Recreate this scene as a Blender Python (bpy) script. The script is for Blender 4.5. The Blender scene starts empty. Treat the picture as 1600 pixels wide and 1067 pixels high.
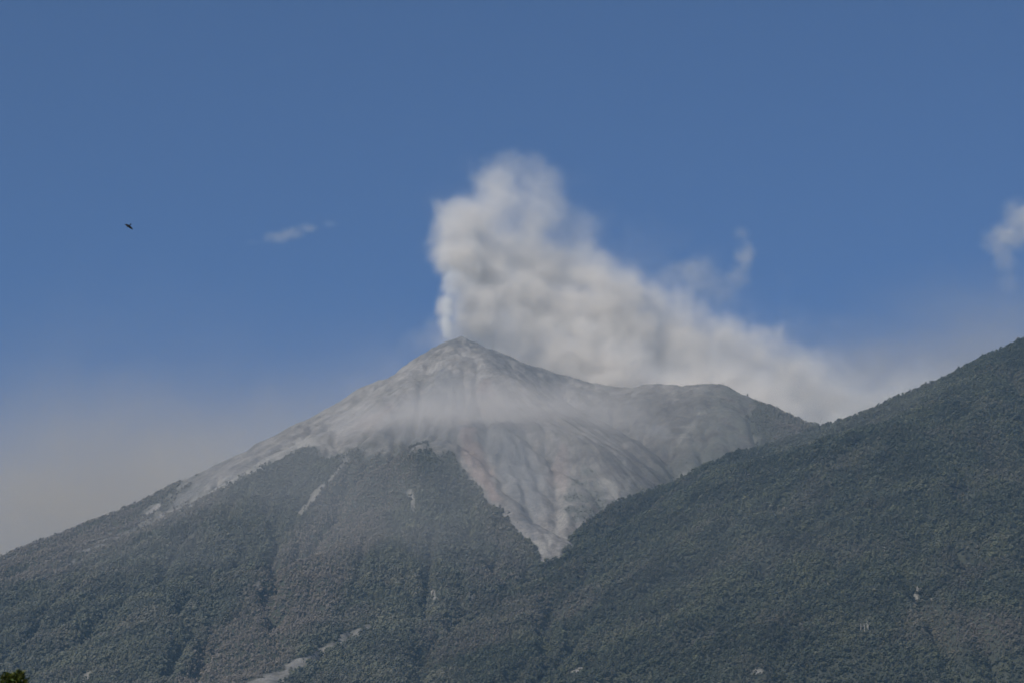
import bpy, bmesh, math, random, time
import numpy as np
from mathutils import Vector, Matrix

T0 = time.time()
random.seed(7)
rng = np.random.default_rng(11)
S = bpy.context.scene
COL = S.collection

# ------------------------------------------------------------------ camera, sky, sun, exposure
CAM = np.array([0.0, 0.0, 2.0])
PITCH = math.radians(16.24)
FPX = 4444.4                                   # 100 mm lens on a 36 mm sensor, counted on a 1600 px wide frame
cam_d = bpy.data.cameras.new('camera')
cam_o = bpy.data.objects.new('camera', cam_d)
COL.objects.link(cam_o)
cam_o.location = CAM
cam_o.rotation_euler = (math.pi / 2 + PITCH, 0, 0)
cam_d.sensor_width = 36
cam_d.lens = 100
cam_d.clip_start = 0.5
cam_d.clip_end = 80000
cam_d.dof.use_dof = True
cam_d.dof.focus_distance = 6500
cam_d.dof.aperture_fstop = 2.8
S.camera = cam_o

SUN_EL = math.radians(42)
SUN_DIR = np.array([-0.62, -0.70, 0.0])        # horizontal direction towards the sun (behind the camera, to its left)
SUN_DIR = SUN_DIR / np.linalg.norm(SUN_DIR) * math.cos(SUN_EL)
SUN_DIR[2] = math.sin(SUN_EL)
world = bpy.data.worlds.new('World')
S.world = world
world.use_nodes = True
wn = world.node_tree
sky = wn.nodes.new('ShaderNodeTexSky')
sky.sky_type = 'NISHITA'
sky.sun_disc = False
sky.sun_elevation = SUN_EL
sky.sun_rotation = math.atan2(SUN_DIR[0], SUN_DIR[1])
sky.altitude = 4000
sky.air_density = 1.0
sky.dust_density = 0.0
sky.ozone_density = 10.0
wn.links.new(sky.outputs[0], wn.nodes['Background'].inputs[0])
wn.nodes['Background'].inputs[1].default_value = 0.092

sun_d = bpy.data.lights.new('sun', 'SUN')
sun_d.energy = 4.0
sun_d.angle = math.radians(0.53)
sun_d.color = (1.0, 0.94, 0.83)
sun_o = bpy.data.objects.new('sun', sun_d)
COL.objects.link(sun_o)
sun_o.location = (-3000, -2000, 6000)
sun_o.rotation_euler = Vector(SUN_DIR).to_track_quat('Z', 'Y').to_euler()

S.view_settings.view_transform = 'Standard'
S.view_settings.look = 'None'
S.view_settings.gamma = 1
S.view_settings.use_curve_mapping = False
S.view_settings.exposure = 0.0

S.render.engine = 'CYCLES'
S.cycles.use_denoising = True
S.cycles.max_bounces = 6
S.cycles.diffuse_bounces = 2
S.cycles.volume_bounces = 6
S.cycles.volume_step_rate = 1.5
S.cycles.volume_max_steps = 256
S.cycles.use_adaptive_sampling = True
S.cycles.adaptive_threshold = 0.03

# ------------------------------------------------------------------ small helpers
CP, SP = math.cos(PITCH), math.sin(PITCH)
FWD = np.array([0, CP, SP]); UPV = np.array([0, -SP, CP])


def at(u, v, Y):
    """The point of the place that lies in direction (u, v), Y metres ahead of the viewpoint."""
    a = (u - 800.0) / FPX; b = (533.5 - v) / FPX
    d = FWD + UPV * b + np.array([1.0, 0, 0]) * a
    return CAM + d * (Y / d[1])


def seen(P):
    """Direction (u, v) under which points P (N,3) are seen."""
    q = P - CAM
    w = q @ FWD
    w = np.where(w < 1, 1, w)
    return 800 + FPX * q[:, 0] / w, 533.5 - FPX * (q @ UPV) / w


def tag(o, label=None, cat=None, group=None, kind=None):
    if label: o['label'] = label
    if cat: o['category'] = cat
    if group: o['group'] = group
    if kind: o['kind'] = kind
    return o


def link(name, me, parent=None, mats=()):
    o = bpy.data.objects.new(name, me)
    COL.objects.link(o)
    if parent is not None: o.parent = parent
    for m in mats: me.materials.append(m)
    return o


def mesh_np(name, V, F, smooth=False):
    me = bpy.data.meshes.new(name)
    V = np.asarray(V, np.float32); F = np.asarray(F, np.int32)
    k = F.shape[1]
    me.vertices.add(len(V)); me.vertices.foreach_set('co', V.ravel())
    me.loops.add(F.size); me.loops.foreach_set('vertex_index', F.ravel())
    me.polygons.add(len(F))
    me.polygons.foreach_set('loop_start', np.arange(0, F.size, k, dtype=np.int32))
    me.polygons.foreach_set('loop_total', np.full(len(F), k, np.int32))
    if smooth: me.polygons.foreach_set('use_smooth', np.ones(len(F), bool))
    me.update(); me.validate()
    return me


def attr(me, name, typ, data, domain='POINT'):
    a = me.attributes.new(name, typ, domain)
    data = np.ascontiguousarray(data, np.float32).ravel()
    a.data.foreach_set({'FLOAT': 'value', 'FLOAT_VECTOR': 'vector', 'FLOAT_COLOR': 'color'}[typ], data)


# gradient noise on numpy arrays
_perm = rng.permutation(512).astype(np.int64)
_perm = np.concatenate([_perm, _perm, _perm])
_ga = rng.uniform(0, 2 * math.pi, 512)
_gx, _gy = np.cos(_ga), np.sin(_ga)


def pnoise(x, y, seed=0):
    x = x + seed * 17.31; y = y - seed * 9.77
    xi = np.floor(x).astype(np.int64); yi = np.floor(y).astype(np.int64)
    xf = x - xi; yf = y - yi
    u = xf * xf * xf * (xf * (xf * 6 - 15) + 10); v = yf * yf * yf * (yf * (yf * 6 - 15) + 10)

    def g(i, j, dx, dy):
        h = _perm[(_perm[(xi + i) & 511] + yi + j) & 511]
        return _gx[h] * dx + _gy[h] * dy
    n00 = g(0, 0, xf, yf); n10 = g(1, 0, xf - 1, yf); n01 = g(0, 1, xf, yf - 1); n11 = g(1, 1, xf - 1, yf - 1)
    a = n00 + u * (n10 - n00); b = n01 + u * (n11 - n01)
    return (a + v * (b - a)) * 1.5


def fbm(x, y, oct=4, seed=0, gain=0.5):
    s = np.zeros_like(x, dtype=float); a = 1.0; f = 1.0
    for k in range(oct):
        s += a * pnoise(x * f, y * f, seed + k * 3); a *= gain; f *= 2.03
    return s


def sstep(e0, e1, x):
    t = np.clip((x - e0) / (e1 - e0), 0, 1)
    return t * t * (3 - 2 * t)


def poly_sd(u, v, poly):
    """Signed distance (inside positive) to a polygon."""
    P = np.array(poly, float); n = len(P)
    d = np.full(u.shape, 1e9); ins = np.zeros(u.shape, bool)
    for i in range(n):
        a = P[i]; b = P[(i + 1) % n]
        e = b - a; L = e @ e + 1e-9
        t = np.clip(((u - a[0]) * e[0] + (v - a[1]) * e[1]) / L, 0, 1)
        d = np.minimum(d, np.hypot(u - a[0] - t * e[0], v - a[1] - t * e[1]))
        c = ((a[1] > v) != (b[1] > v)) & (u < (b[0] - a[0]) * (v - a[1]) / (b[1] - a[1] + 1e-12) + a[0])
        ins ^= c
    return np.where(ins, d, -d)


def line_d(u, v, pts):
    """Distance to a polyline of (u, v, half width), divided by the width there."""
    best = np.full(u.shape, 1e9)
    for (a0, a1, aw), (b0, b1, bw) in zip(pts[:-1], pts[1:]):
        e0, e1 = b0 - a0, b1 - a1
        t = np.clip(((u - a0) * e0 + (v - a1) * e1) / (e0 * e0 + e1 * e1 + 1e-9), 0, 1)
        best = np.minimum(best, np.hypot(u - a0 - t * e0, v - a1 - t * e1) / (aw + t * (bw - aw)))
    return best


# ------------------------------------------------------------------ the relief: crest lines with falling sides
# each crest: (u, v, distance Y, side slope); the volcano first, then the spur on the right
VOLCANO = [
    # left skyline of the cone
    [(722, 521, 8000, .72), (700, 527, 7990, .72), (680, 537, 7985, .72), (640, 566, 7960, .70), (540, 627, 7900, .68), (440, 674, 7850, .64),
     (350, 715, 7790, .68), (270, 754, 7710, .68), (200, 788, 7630, .68), (100, 834, 7510, .66), (0, 874, 7400, .62), (-200, 950, 7200, .56), (-600, 1050, 6800, .44)],
    # right skyline: summit, shoulder, then down to the saddle
    [(722, 521, 8000, .72), (740, 529, 8003, .72), (780, 549, 8010, .72), (820, 566, 8030, .72), (850, 573, 8040, .74), (880, 584, 8040, .74), (920, 595, 8030, .74),
     (960, 600, 8010, .74), (1000, 598, 7980, .74), (1040, 596, 7950, .74), (1075, 597, 7925, .74), (1105, 595, 7900, .72), (1130, 599, 7870, .70), (1165, 616, 7820, .66),
     (1200, 629, 7760, .64), (1245, 648, 7690, .62), (1290, 664, 7620, .6), (1400, 690, 7560, .6)],
    # wooded flank: its left crest beside the ash ravine
    [(690, 676, 7400, .62), (600, 680, 7430, .62), (520, 684, 7450, .6), (470, 700, 7430, .58), (400, 733, 7360, .55), (330, 771, 7250, .52), (250, 806, 7120, .5),
     (160, 842, 7000, .48), (100, 866, 6900, .46), (0, 901, 6750, .44), (-150, 950, 6550, .42)],
    # its right crest along the big ravine
    [(690, 676, 7400, .66), (712, 712, 7290, .68), (740, 752, 7160, .70), (770, 786, 7060, .72), (800, 815, 6980, .72), (826, 840, 6910, .72), (848, 860, 6850, .7), (830, 905, 6560, .6)],
    # ribs down the wooded flank
    [(640, 684, 7400, .6), (612, 800, 6760, .55), (572, 900, 6170, .48), (520, 970, 5780, .42)],
    [(560, 690, 7420, .6), (500, 790, 6880, .52), (440, 900, 6300, .46), (370, 1000, 5820, .42), (330, 1080, 5440, .4)],
    [(440, 722, 7380, .55), (360, 830, 6800, .5), (270, 940, 6200, .45), (190, 1060, 5600, .4)],
    [(230, 820, 7090, .5), (160, 920, 6500, .45), (60, 1040, 5850, .42)],
    [(720, 715, 7270, .64), (706, 800, 6800, .56), (690, 880, 6350, .5), (660, 925, 6100, .46)],
    # ribs and buttresses inside the big ravine
    [(720, 590, 7760, .74), (742, 660, 7530, .74), (770, 720, 7340, .74)],
    [(850, 588, 7960, .78), (845, 640, 7740, .78), (850, 700, 7520, .76)],
    [(915, 716, 7400, .72), (930, 748, 7280, .72), (948, 790, 7130, .7)],
    [(1040, 668, 7640, .74), (1005, 710, 7470, .74), (985, 750, 7300, .72)],
    [(1110, 660, 7640, .70), (1060, 712, 7430, .70)],
]
SPUR = [
    [(2100, 300, 7800, .68), (1850, 405, 7450, .68), (1700, 475, 7180, .66), (1600, 530, 7000, .64), (1550, 556, 7040, .62), (1500, 583, 7080, .6), (1440, 612, 7120, .6), (1395, 633, 7150, .6),
     (1340, 650, 7190, .6), (1285, 663, 7230, .6), (1215, 688, 7200, .62), (1150, 706, 7150, .64), (1060, 750, 7000, .66), (1010, 768, 6900, .66), (965, 782, 6800, .66),
     (900, 828, 6650, .62), (848, 861, 6500, .58), (780, 893, 6250, .52), (700, 936, 6000, .48), (600, 989, 5700, .44), (540, 1022, 5530, .42), (480, 1048, 5350, .4), (400, 1072, 5180, .38), (300, 1100, 4950, .36)],
    [(1400, 640, 7150, .58), (1300, 800, 6300, .5), (1200, 930, 5700, .46), (1120, 1060, 5250, .42), (1080, 1150, 4900, .4)],
    [(1600, 530, 7000, .58), (1560, 700, 6250, .52), (1500, 850, 5650, .48), (1450, 1050, 5000, .44), (1420, 1150, 4700, .4)],
    [(1150, 708, 7150, .58), (1020, 830, 6450, .5), (900, 940, 5900, .45), (780, 1050, 5400, .4), (720, 1110, 5100, .38)],
    [(1850, 410, 7450, .62), (1820, 640, 6400, .56), (1770, 860, 5500, .50), (1720, 1070, 4850, .46)],
]


def base_z(x, y):
    return 0.20 * np.maximum(0, y - 1500) ** 1.0 * sstep(1200, 2600, y) * (1 - 0.55 * sstep(8300, 10800, y))


def sample_crest(c, step=24.0):
    P = [np.append(at(*q[:3]), q[3]) for q in c]
    out = []
    for a, b in zip(P[:-1], P[1:]):
        n = max(1, int(np.linalg.norm(b[:3] - a[:3]) / step))
        for k in range(n): out.append(a + (b - a) * k / n)
    out.append(P[-1])
    return np.array(out)


def relief(x, y, crests, warp=True):
    sh = x.shape
    x = x.ravel(); y = y.ravel()
    wx = x + 34 * fbm(x / 330, y / 330, 3, 21) if warp else x
    wy = y + 34 * fbm(x / 330, y / 330, 3, 42) if warp else y
    Z = np.full(x.shape, -1e4)
    for c in crests:
        for q in sample_crest(c):
            d = np.hypot(x - q[0], y - q[1])
            # the wandering of the sides dies out at the crest, so the skyline stays where it is
            f = np.clip(d / 160, 0, 1)
            d2 = np.hypot(x + (wx - x) * f - q[0], y + (wy - y) * f - q[1])
            z = q[2] - q[3] * d2 + 0.00010 * np.minimum(d2, 900) ** 2
            np.maximum(Z, z, out=Z)
    Z -= 0.45 * np.maximum(0, 4750 - y)
    return Z.reshape(sh)


def blur(Z, n=1):
    for _ in range(n):
        P = np.pad(Z, 1, mode='edge')
        Z = (P[1:-1, :-2] + 2 * P[1:-1, 1:-1] + P[1:-1, 2:]) / 4
        P = np.pad(Z, 1, mode='edge')
        Z = (P[:-2, 1:-1] + 2 * P[1:-1, 1:-1] + P[2:, 1:-1]) / 4
    return Z


# coarse grid, worked over by running water
DX = 11.0
X0, X1, Y0, Y1 = -1760.0, 1870.0, 4300.0, 8700.0
gx = np.arange(X0, X1 + DX, DX); gy = np.arange(Y0, Y1 + DX, DX)
GX, GY = np.meshgrid(gx, gy, indexing='xy')
ZV = relief(GX, GY, VOLCANO); ZS = relief(GX, GY, SPUR)
ZB = base_z(GX, GY)
OWN = (ZS > ZV).astype(np.float32)


Z = np.maximum(np.maximum(ZV, ZS), ZB)
P_ = np.maximum(ZV, ZS); Zridge = P_.copy()
for _k in range(10):
    _p = np.pad(Zridge, 1, mode='edge'); Zridge = np.maximum.reduce([_p[1:-1, :-2], _p[1:-1, 2:], _p[:-2, 1:-1], _p[2:, 1:-1], Zridge])
Zridge = blur(Zridge, 4)
Zsharp = Z.copy()
Z = blur(Z, 1) + 1.0
Z += 5 * fbm(GX / 120, GY / 120, 4, 5) + 22 * fbm(GX / 300, GY / 300, 3, 9) * sstep(2, 90, Zridge - Z) * sstep(10, 120, np.abs(ZV - ZS))
Zstart = Z.copy()
ny, nx = Z.shape
OFF = [(-1, -1), (-1, 0), (-1, 1), (0, -1), (0, 1), (1, -1), (1, 0), (1, 1)]
DIST = np.array([math.hypot(*o) for o in OFF]) * DX
idx = np.arange(ny * nx).reshape(ny, nx)
for it in range(12):
    P = np.pad(Z, 1, mode='constant', constant_values=1e5)
    dz = np.stack([(Z - P[1 + a:1 + a + ny, 1 + b:1 + b + nx]) / d for (a, b), d in zip(OFF, DIST)])
    k = dz.argmax(0); best = dz.max(0)
    rec = idx.copy()
    offs = np.array([a * nx + b for a, b in OFF])
    rec = np.where(best > 0, idx + offs[k], idx).ravel()
    dd = DIST[k].ravel()
    order = np.argsort(-Z.ravel())
    A = [1.0] * (ny * nx)
    rl = rec.tolist(); ol = order.tolist()
    for i in ol:
        r = rl[i]
        if r != i: A[r] += A[i]
    A = np.array(A)
    F = (0.042 * np.sqrt(np.minimum(A, 3000)) * 11 / dd).tolist()
    z = Z.ravel().tolist()
    for i in reversed(ol):
        r = rl[i]
        if r != i and z[r] < z[i]:
            f = F[i]; z[i] = (z[i] + f * z[r]) / (1 + f)
    Z = np.array(z).reshape(ny, nx)
    # hillslope creep
    Z = Z * 0.75 + blur(Z, 1) * 0.25
FLOW = np.log(A.reshape(ny, nx))
drop = np.clip(Zstart - Z, -12, 46)
_u, _v = seen(np.stack([GX.ravel(), GY.ravel(), Zstart.ravel()], 1))
drop *= 1 - .55 * sstep(-20, 30, poly_sd(_u, _v, [(690, 540), (1150, 590), (1190, 690), (965, 810), (848, 890), (690, 680)])).reshape(drop.shape)
Z = Zstart - drop
Z[OWN < .5] += 0
print('erosion done', round(time.time() - T0, 1))


def cubic_rows(M, n, t):
    i = np.clip(np.floor(t).astype(int), 0, n - 1); f = (t - i)[:, None]
    g = lambda k: M[np.clip(i + k, 0, n - 1)]
    p0, p1, p2, p3 = g(-1), g(0), g(1), g(2)
    return p1 + 0.5 * f * (p2 - p0 + f * (2 * p0 - 5 * p1 + 4 * p2 - p3 + f * (3 * (p1 - p2) + p3 - p0)))


def upsample(M, xs, ys):
    R = cubic_rows(M, M.shape[0], (ys - Y0) / DX)
    return cubic_rows(R.T.copy(), M.shape[1], (xs - X0) / DX).T.copy()


HX = 6.0
fx = np.arange(X0 + 20, X1 - 20, HX); fy = np.arange(Y0 + 20, Y1 - 20, HX)
FX, FY = np.meshgrid(fx, fy, indexing='xy')
FZ = upsample(Z, fx, fy)
FOWN = upsample(OWN, fx, fy)
FFLOW = upsample(FLOW, fx, fy)
CREST = np.clip((upsample(Zsharp, fx, fy) - FZ), 0, 60)
# crags and rills: finer relief on the bare cone
FZ += 1.6 * fbm(FX / 34, FY / 34, 3, 31)
_s = at(722, 523, 8000)
FZ += 7 * np.exp(-((FX - _s[0]) ** 2 + (FY - _s[1]) ** 2) / 16 ** 2)
P3 = np.stack([FX.ravel(), FY.ravel(), FZ.ravel()], 1)
U, V = seen(P3)
U = U.reshape(FX.shape); V = V.reshape(FX.shape)
summit = at(722, 523, 8000)
ANG = np.arctan2(FX - summit[0], summit[1] - FY)
RAD = np.hypot(FX - summit[0], FY - summit[1])
rill = fbm(ANG * 26 + 0.6 * fbm(FX / 200, FY / 200, 2, 3), RAD / 420, 4, 55)
rock = 1 - np.abs(fbm(FX / 60, FY / 60, 4, 77))

# ------------------------------------------------------------------ what covers the slopes (bare ash, scree, scrub, forest)
wu = U + 9 * fbm(FX / 70, FY / 70, 3, 61); wv = V + 9 * fbm(FX / 70, FY / 70, 3, 62)
volc = FOWN < 0.5
ash_poly = [(222, 812), (262, 770), (300, 715), (440, 640), (540, 590), (700, 480), (1130, 560), (1180, 625), (1170, 660), (1190, 690), (1060, 772), (965, 800), (900, 850), (848, 884), (824, 842),
            (798, 816), (768, 787), (738, 752), (712, 714), (688, 679), (600, 680), (545, 688), (480, 697), (400, 734), (330, 772), (250, 812)]
sd_ash = poly_sd(wu, wv, ash_poly)
soft = sstep(460, 520, U) * sstep(720, 690, U) * sstep(600, 650, V)
ash = np.where(soft > 0, sstep(-5 - 34 * soft, 5, sd_ash + 14 * soft * fbm(FX / 40, FY / 90, 3, 63)), sstep(-5, 5, sd_ash)) * volc * np.where(wv < 792, sstep(215, 350, wu + 30 * fbm(FX / 60, FY / 60, 3, 64)), 1)
tail = sstep(1, .5, line_d(wu, wv, [(250, 806, 10), (180, 838, 6), (120, 864, 4)])) * volc * .6   # ash thinning out down the left ravine
river = sstep(1.15, .7, line_d(wu, wv, [(590, 972, 3), (562, 988, 7), (520, 1008, 9), (482, 1034, 7), (436, 1054, 10), (386, 1084, 15)])) * (FOWN < .75) * (FY < 6150)
scar = np.zeros_like(U)
for pts in ([(505, 757, 3), (496, 768, 4), (480, 790, 3), (470, 803, 4)], [(640, 768, 4), (645, 785, 4), (648, 805, 2)], [(675, 922, 3), (678, 936, 4)], [(545, 715, 2), (515, 750, 2)],
            [(140, 1052, 4), (130, 1067, 5)], [(405, 910, 2), (404, 918, 2)], [(120, 875, 2), (108, 884, 2)]):
    scar = np.maximum(scar, sstep(1.3, .7, line_d(U + .3 * (wu - U), V + .3 * (wv - V), pts)) * volc)
for pts in ([(1440, 912, 2), (1432, 925, 3), (1436, 940, 3)], [(1376, 862, 2), (1384, 858, 2)], [(1160, 1052, 2), (1190, 1046, 2)], [(900, 1050, 3), (912, 1046, 3)]):
    scar = np.maximum(scar, sstep(1.3, .7, line_d(wu, wv, pts)) * (~volc))
scrub = sstep(-75, 45, poly_sd(wu, wv, [(1120, 590), (1180, 610), (1300, 660), (1300, 690), (1150, 720), (1060, 770), (1000, 770), (1090, 700), (1120, 650)])) * volc
rib_dark = sstep(-8, 10, poly_sd(wu, wv, [(912, 722), (935, 740), (950, 790), (930, 815), (885, 815), (880, 770)])) * volc

# rills, chutes and crags in the bare ground
up = sstep(660, 560, V)
FZ += ash * (-3.2 * np.clip(np.abs(fbm(ANG * 34 + .5 * fbm(FX / 120, FY / 120, 2, 8), RAD / 500, 3, 57)) * -2.2 + 1, 0, 1) + 3.0 * (1 - up) * fbm(ANG * 60, RAD / 160, 3, 59)
             + up * (5.0 * (1 - 2.2 * np.abs(fbm(FX / 70, FY / 42, 3, 66))) + 2.5 * fbm(FX / 22, FY / 18, 2, 67))) * sstep(0, 40, RAD)
FZ += river * 1.5 * fbm(FX / 15, FY / 15, 2, 71)


def mixc(c, col, m):
    return c + (np.array(col) - c) * m[..., None]

n1 = fbm(FX / 240, FY / 240, 4, 81); n2 = fbm(FX / 45, FY / 45, 3, 82)
C = np.zeros(U.shape + (3,)) + np.array((.205, .188, .174))
n3 = fbm(FX / 16, FY / 16, 3, 83)
C *= np.clip(1 + .20 * n1 + .28 * n2 + .14 * rill + .26 * n3, .45, 1.7)[..., None]
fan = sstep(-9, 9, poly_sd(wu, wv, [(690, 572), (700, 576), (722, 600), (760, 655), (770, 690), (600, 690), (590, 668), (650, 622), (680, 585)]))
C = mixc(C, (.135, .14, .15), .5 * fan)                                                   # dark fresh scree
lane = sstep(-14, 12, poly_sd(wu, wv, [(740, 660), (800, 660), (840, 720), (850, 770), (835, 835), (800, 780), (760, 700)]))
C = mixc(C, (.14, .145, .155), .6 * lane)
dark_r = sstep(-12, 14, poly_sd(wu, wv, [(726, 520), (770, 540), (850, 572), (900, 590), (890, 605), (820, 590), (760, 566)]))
C = mixc(C, (.10, .10, .105), .75 * dark_r)  # shading right of the summit, put into the ash colour
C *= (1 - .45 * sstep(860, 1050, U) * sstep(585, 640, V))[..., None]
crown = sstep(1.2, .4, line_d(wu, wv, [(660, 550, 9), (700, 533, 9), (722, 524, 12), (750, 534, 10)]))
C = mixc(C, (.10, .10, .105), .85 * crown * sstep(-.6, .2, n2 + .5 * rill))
pale = sstep(.15, .75, n2 + .6 * rill + .4 * rock - .3) * sstep(640, 545, V)
C = mixc(C, (.34, .318, .295), .6 * pale * (1 - fan))
for pts, w in (([(728, 672, 8), (738, 700, 14), (752, 735, 12), (775, 775, 6)], .34), ([(760, 606, 10), (770, 612, 6)], .3), ([(880, 700, 8), (872, 745, 14)], .24), ([(610, 640, 8), (560, 665, 8)], .2)):
    C = mixc(C, (.30, .20, .17), w * sstep(1.5, .5, line_d(wu, wv, pts)))                    # rusty, burnt ground
left = sstep(520, 380, U) * sstep(-.1, .5, fbm(FX / 60, FY / 150, 3, 88) + .3) * (V < 800)
C = mixc(C, (.12, .115, .115), .55 * left * sstep(2.2, .8, line_d(wu, wv, [(300, 790, 16), (370, 745, 22), (420, 700, 14)])))
C = mixc(C, (.30, .28, .255), .7 * sstep(1.4, .6, line_d(wu, wv, [(260, 806, 6), (330, 770, 9), (400, 735, 12), (480, 690, 12)])))
C = mixc(C, (.29, .27, .245), .7 * sstep(1.5, .5, line_d(wu, wv, [(800, 812, 6), (826, 842, 8), (848, 858, 8), (862, 830, 6), (890, 790, 5)])))
C = mixc(C, (.29, .27, .245), .7 * sstep(1.5, .5, line_d(wu, wv, [(942, 752, 5), (958, 770, 8), (965, 786, 8)])))
C = mixc(C, (.36, .34, .31), .7 * sstep(1.5, .5, line_d(wu, wv, [(965, 786, 4), (1010, 772, 5), (1060, 752, 6), (1075, 735, 6)])))
C = mixc(C, (.28, .265, .245), .5 * sstep(1.5, .5, line_d(wu, wv, [(975, 715, 4), (985, 745, 5), (975, 770, 5)])))
C = mixc(C, (.32, .30, .27), .5 * sstep(1.5, .5, line_d(wu, wv, [(1112, 634, 8), (1080, 665, 8), (1060, 690, 6)])) * sstep(-.2, .3, n2))
C = mixc(C, (.105, .108, .095), .85 * scrub * sstep(-.9, .2, n2 + n1)[...])
C = mixc(C, (.115, .12, .105), .75 * rib_dark * sstep(-.6, .2, n2))
soil = np.zeros_like(C) + np.array((.055, .058, .045))
bare = np.clip(np.maximum(np.maximum(ash, tail), np.maximum(river, scar)), 0, 1)
C = np.where(volc[..., None], C, np.array((.26, .24, .215)) * (1 + .25 * n2)[..., None])
C = mixc(C, (.165, .155, .14), river)
C = C * (1 + .5 * (river * n2))[..., None]
C = mixc(C, (.21, .195, .172), scar * .75)
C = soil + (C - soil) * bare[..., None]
C = np.clip(C, .02, .6)

# forest: how dense and which colour
brown = np.zeros_like(U)
for pts, w in (([(605, 700, 42), (550, 800, 54), (480, 900, 56), (405, 1000, 54), (335, 1067, 48)], 1.35), ([(440, 680, 15), (300, 765, 36), (150, 835, 36), (0, 890, 36)], 1.1),
               ([(700, 720, 16), (760, 800, 20), (820, 880, 20), (760, 910, 25)], .55), ([(700, 1000, 50), (820, 960, 40), (900, 930, 30)], .5), ([(1440, 980, 40), (1560, 1000, 40)], .6),
               ([(1230, 660, 30), (1150, 660, 40)], .5)):
    brown = np.maximum(brown, w * sstep(1.5, .4, line_d(wu, wv, pts)))
brown = np.clip(brown + .45 * fbm(FX / 200, FY / 200, 4, 91), 0, 1)
dens = (1 - bare) * (1 - .25 * brown)
dens = np.where(volc & (scrub > .1), np.maximum(dens, .8 * scrub ** 1.5 * sstep(-.5, .5, n1 + n2)), dens)
dens = np.where(volc & (rib_dark > .1), np.maximum(dens, .9 * rib_dark * sstep(-.4, .4, n2)), dens)
scar *= sstep(-.25, .2, n2 + .1)
edge_in = np.where(volc & (U > 230), .5 * sstep(26, 0, sd_ash) * sstep(-2, 4, sd_ash) * sstep(-.2, .4, n2), 0)
dens = np.maximum(dens, edge_in)
dens *= 1 - .93 * np.clip(river + scar, 0, 1)
dens = np.maximum(dens, .22 * river * sstep(0, .5, n2))
print('cover done', round(time.time() - T0, 1))

# ------------------------------------------------------------------ materials
def mat(name, rough=.9):
    m = bpy.data.materials.new(name); m.use_nodes = True
    nt = m.node_tree; b = nt.nodes['Principled BSDF']
    b.inputs['Roughness'].default_value = rough
    b.inputs['Specular IOR Level'].default_value = .15
    return m, nt, b


def slope_mat():
    m, nt, b = mat('ash_and_soil', .95)
    L = nt.links.new; N = nt.nodes.new
    a = N('ShaderNodeAttribute'); a.attribute_name = 'cover'
    tc = N('ShaderNodeTexCoord')
    n = N('ShaderNodeTexNoise'); n.inputs['Scale'].default_value = .12; n.inputs['Detail'].default_value = 5; n.inputs['Roughness'].default_value = .65
    L(tc.outputs['Object'], n.inputs['Vector'])
    mr = N('ShaderNodeMapRange'); mr.inputs[1].default_value = .3; mr.inputs[2].default_value = .7; mr.inputs[3].default_value = .72; mr.inputs[4].default_value = 1.28
    L(n.outputs['Fac'], mr.inputs[0])
    mx = N('ShaderNodeVectorMath'); mx.operation = 'SCALE'
    L(a.outputs['Color'], mx.inputs[0]); L(mr.outputs[0], mx.inputs['Scale']); L(mx.outputs[0], b.inputs['Base Color'])
    bp = N('ShaderNodeBump'); bp.inputs['Strength'].default_value = .9; bp.inputs['Distance'].default_value = 4.0
    L(n.outputs['Fac'], bp.inputs['Height']); L(bp.outputs[0], b.inputs['Normal'])
    return m


M_slope = slope_mat()


def ground_mat():
    m, nt, b = mat('wooded_lowland', .95)
    L = nt.links.new; N = nt.nodes.new
    tc = N('ShaderNodeTexCoord'); n = N('ShaderNodeTexNoise'); n.inputs['Scale'].default_value = .02; n.inputs['Detail'].default_value = 8
    L(tc.outputs['Object'], n.inputs['Vector'])
    cr = N('ShaderNodeValToRGB'); cr.color_ramp.elements[0].color = (.03, .045, .02, 1); cr.color_ramp.elements[1].color = (.09, .095, .05, 1)
    L(n.outputs['Fac'], cr.inputs[0]); L(cr.outputs[0], b.inputs['Base Color'])
    return m


# ------------------------------------------------------------------ terrain sheets
nfy, nfx = FX.shape
fid = np.arange(nfy * nfx).reshape(nfy, nfx)
quads = np.stack([fid[:-1, :-1], fid[:-1, 1:], fid[1:, 1:], fid[1:, :-1]], -1).reshape(-1, 4)
q_spur = (FOWN[:-1, :-1] + FOWN[1:, 1:]).ravel() > 1.0


def sheet(name, sel, label):
    q = quads[sel]
    used = np.unique(q); remap = np.full(nfy * nfx, -1); remap[used] = np.arange(len(used))
    me = mesh_np(name, P3[used], remap[q], True)
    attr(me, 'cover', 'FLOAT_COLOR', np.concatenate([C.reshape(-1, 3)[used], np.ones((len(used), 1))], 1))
    o = link(name, me, mats=[M_slope])
    return tag(o, label, kind='structure')


P3[:, 2] = FZ.ravel()
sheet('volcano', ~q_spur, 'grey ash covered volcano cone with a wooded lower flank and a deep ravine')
sheet('forested_ridge', q_spur, 'dark wooded ridge falling from the right edge across the volcano foot')

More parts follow.
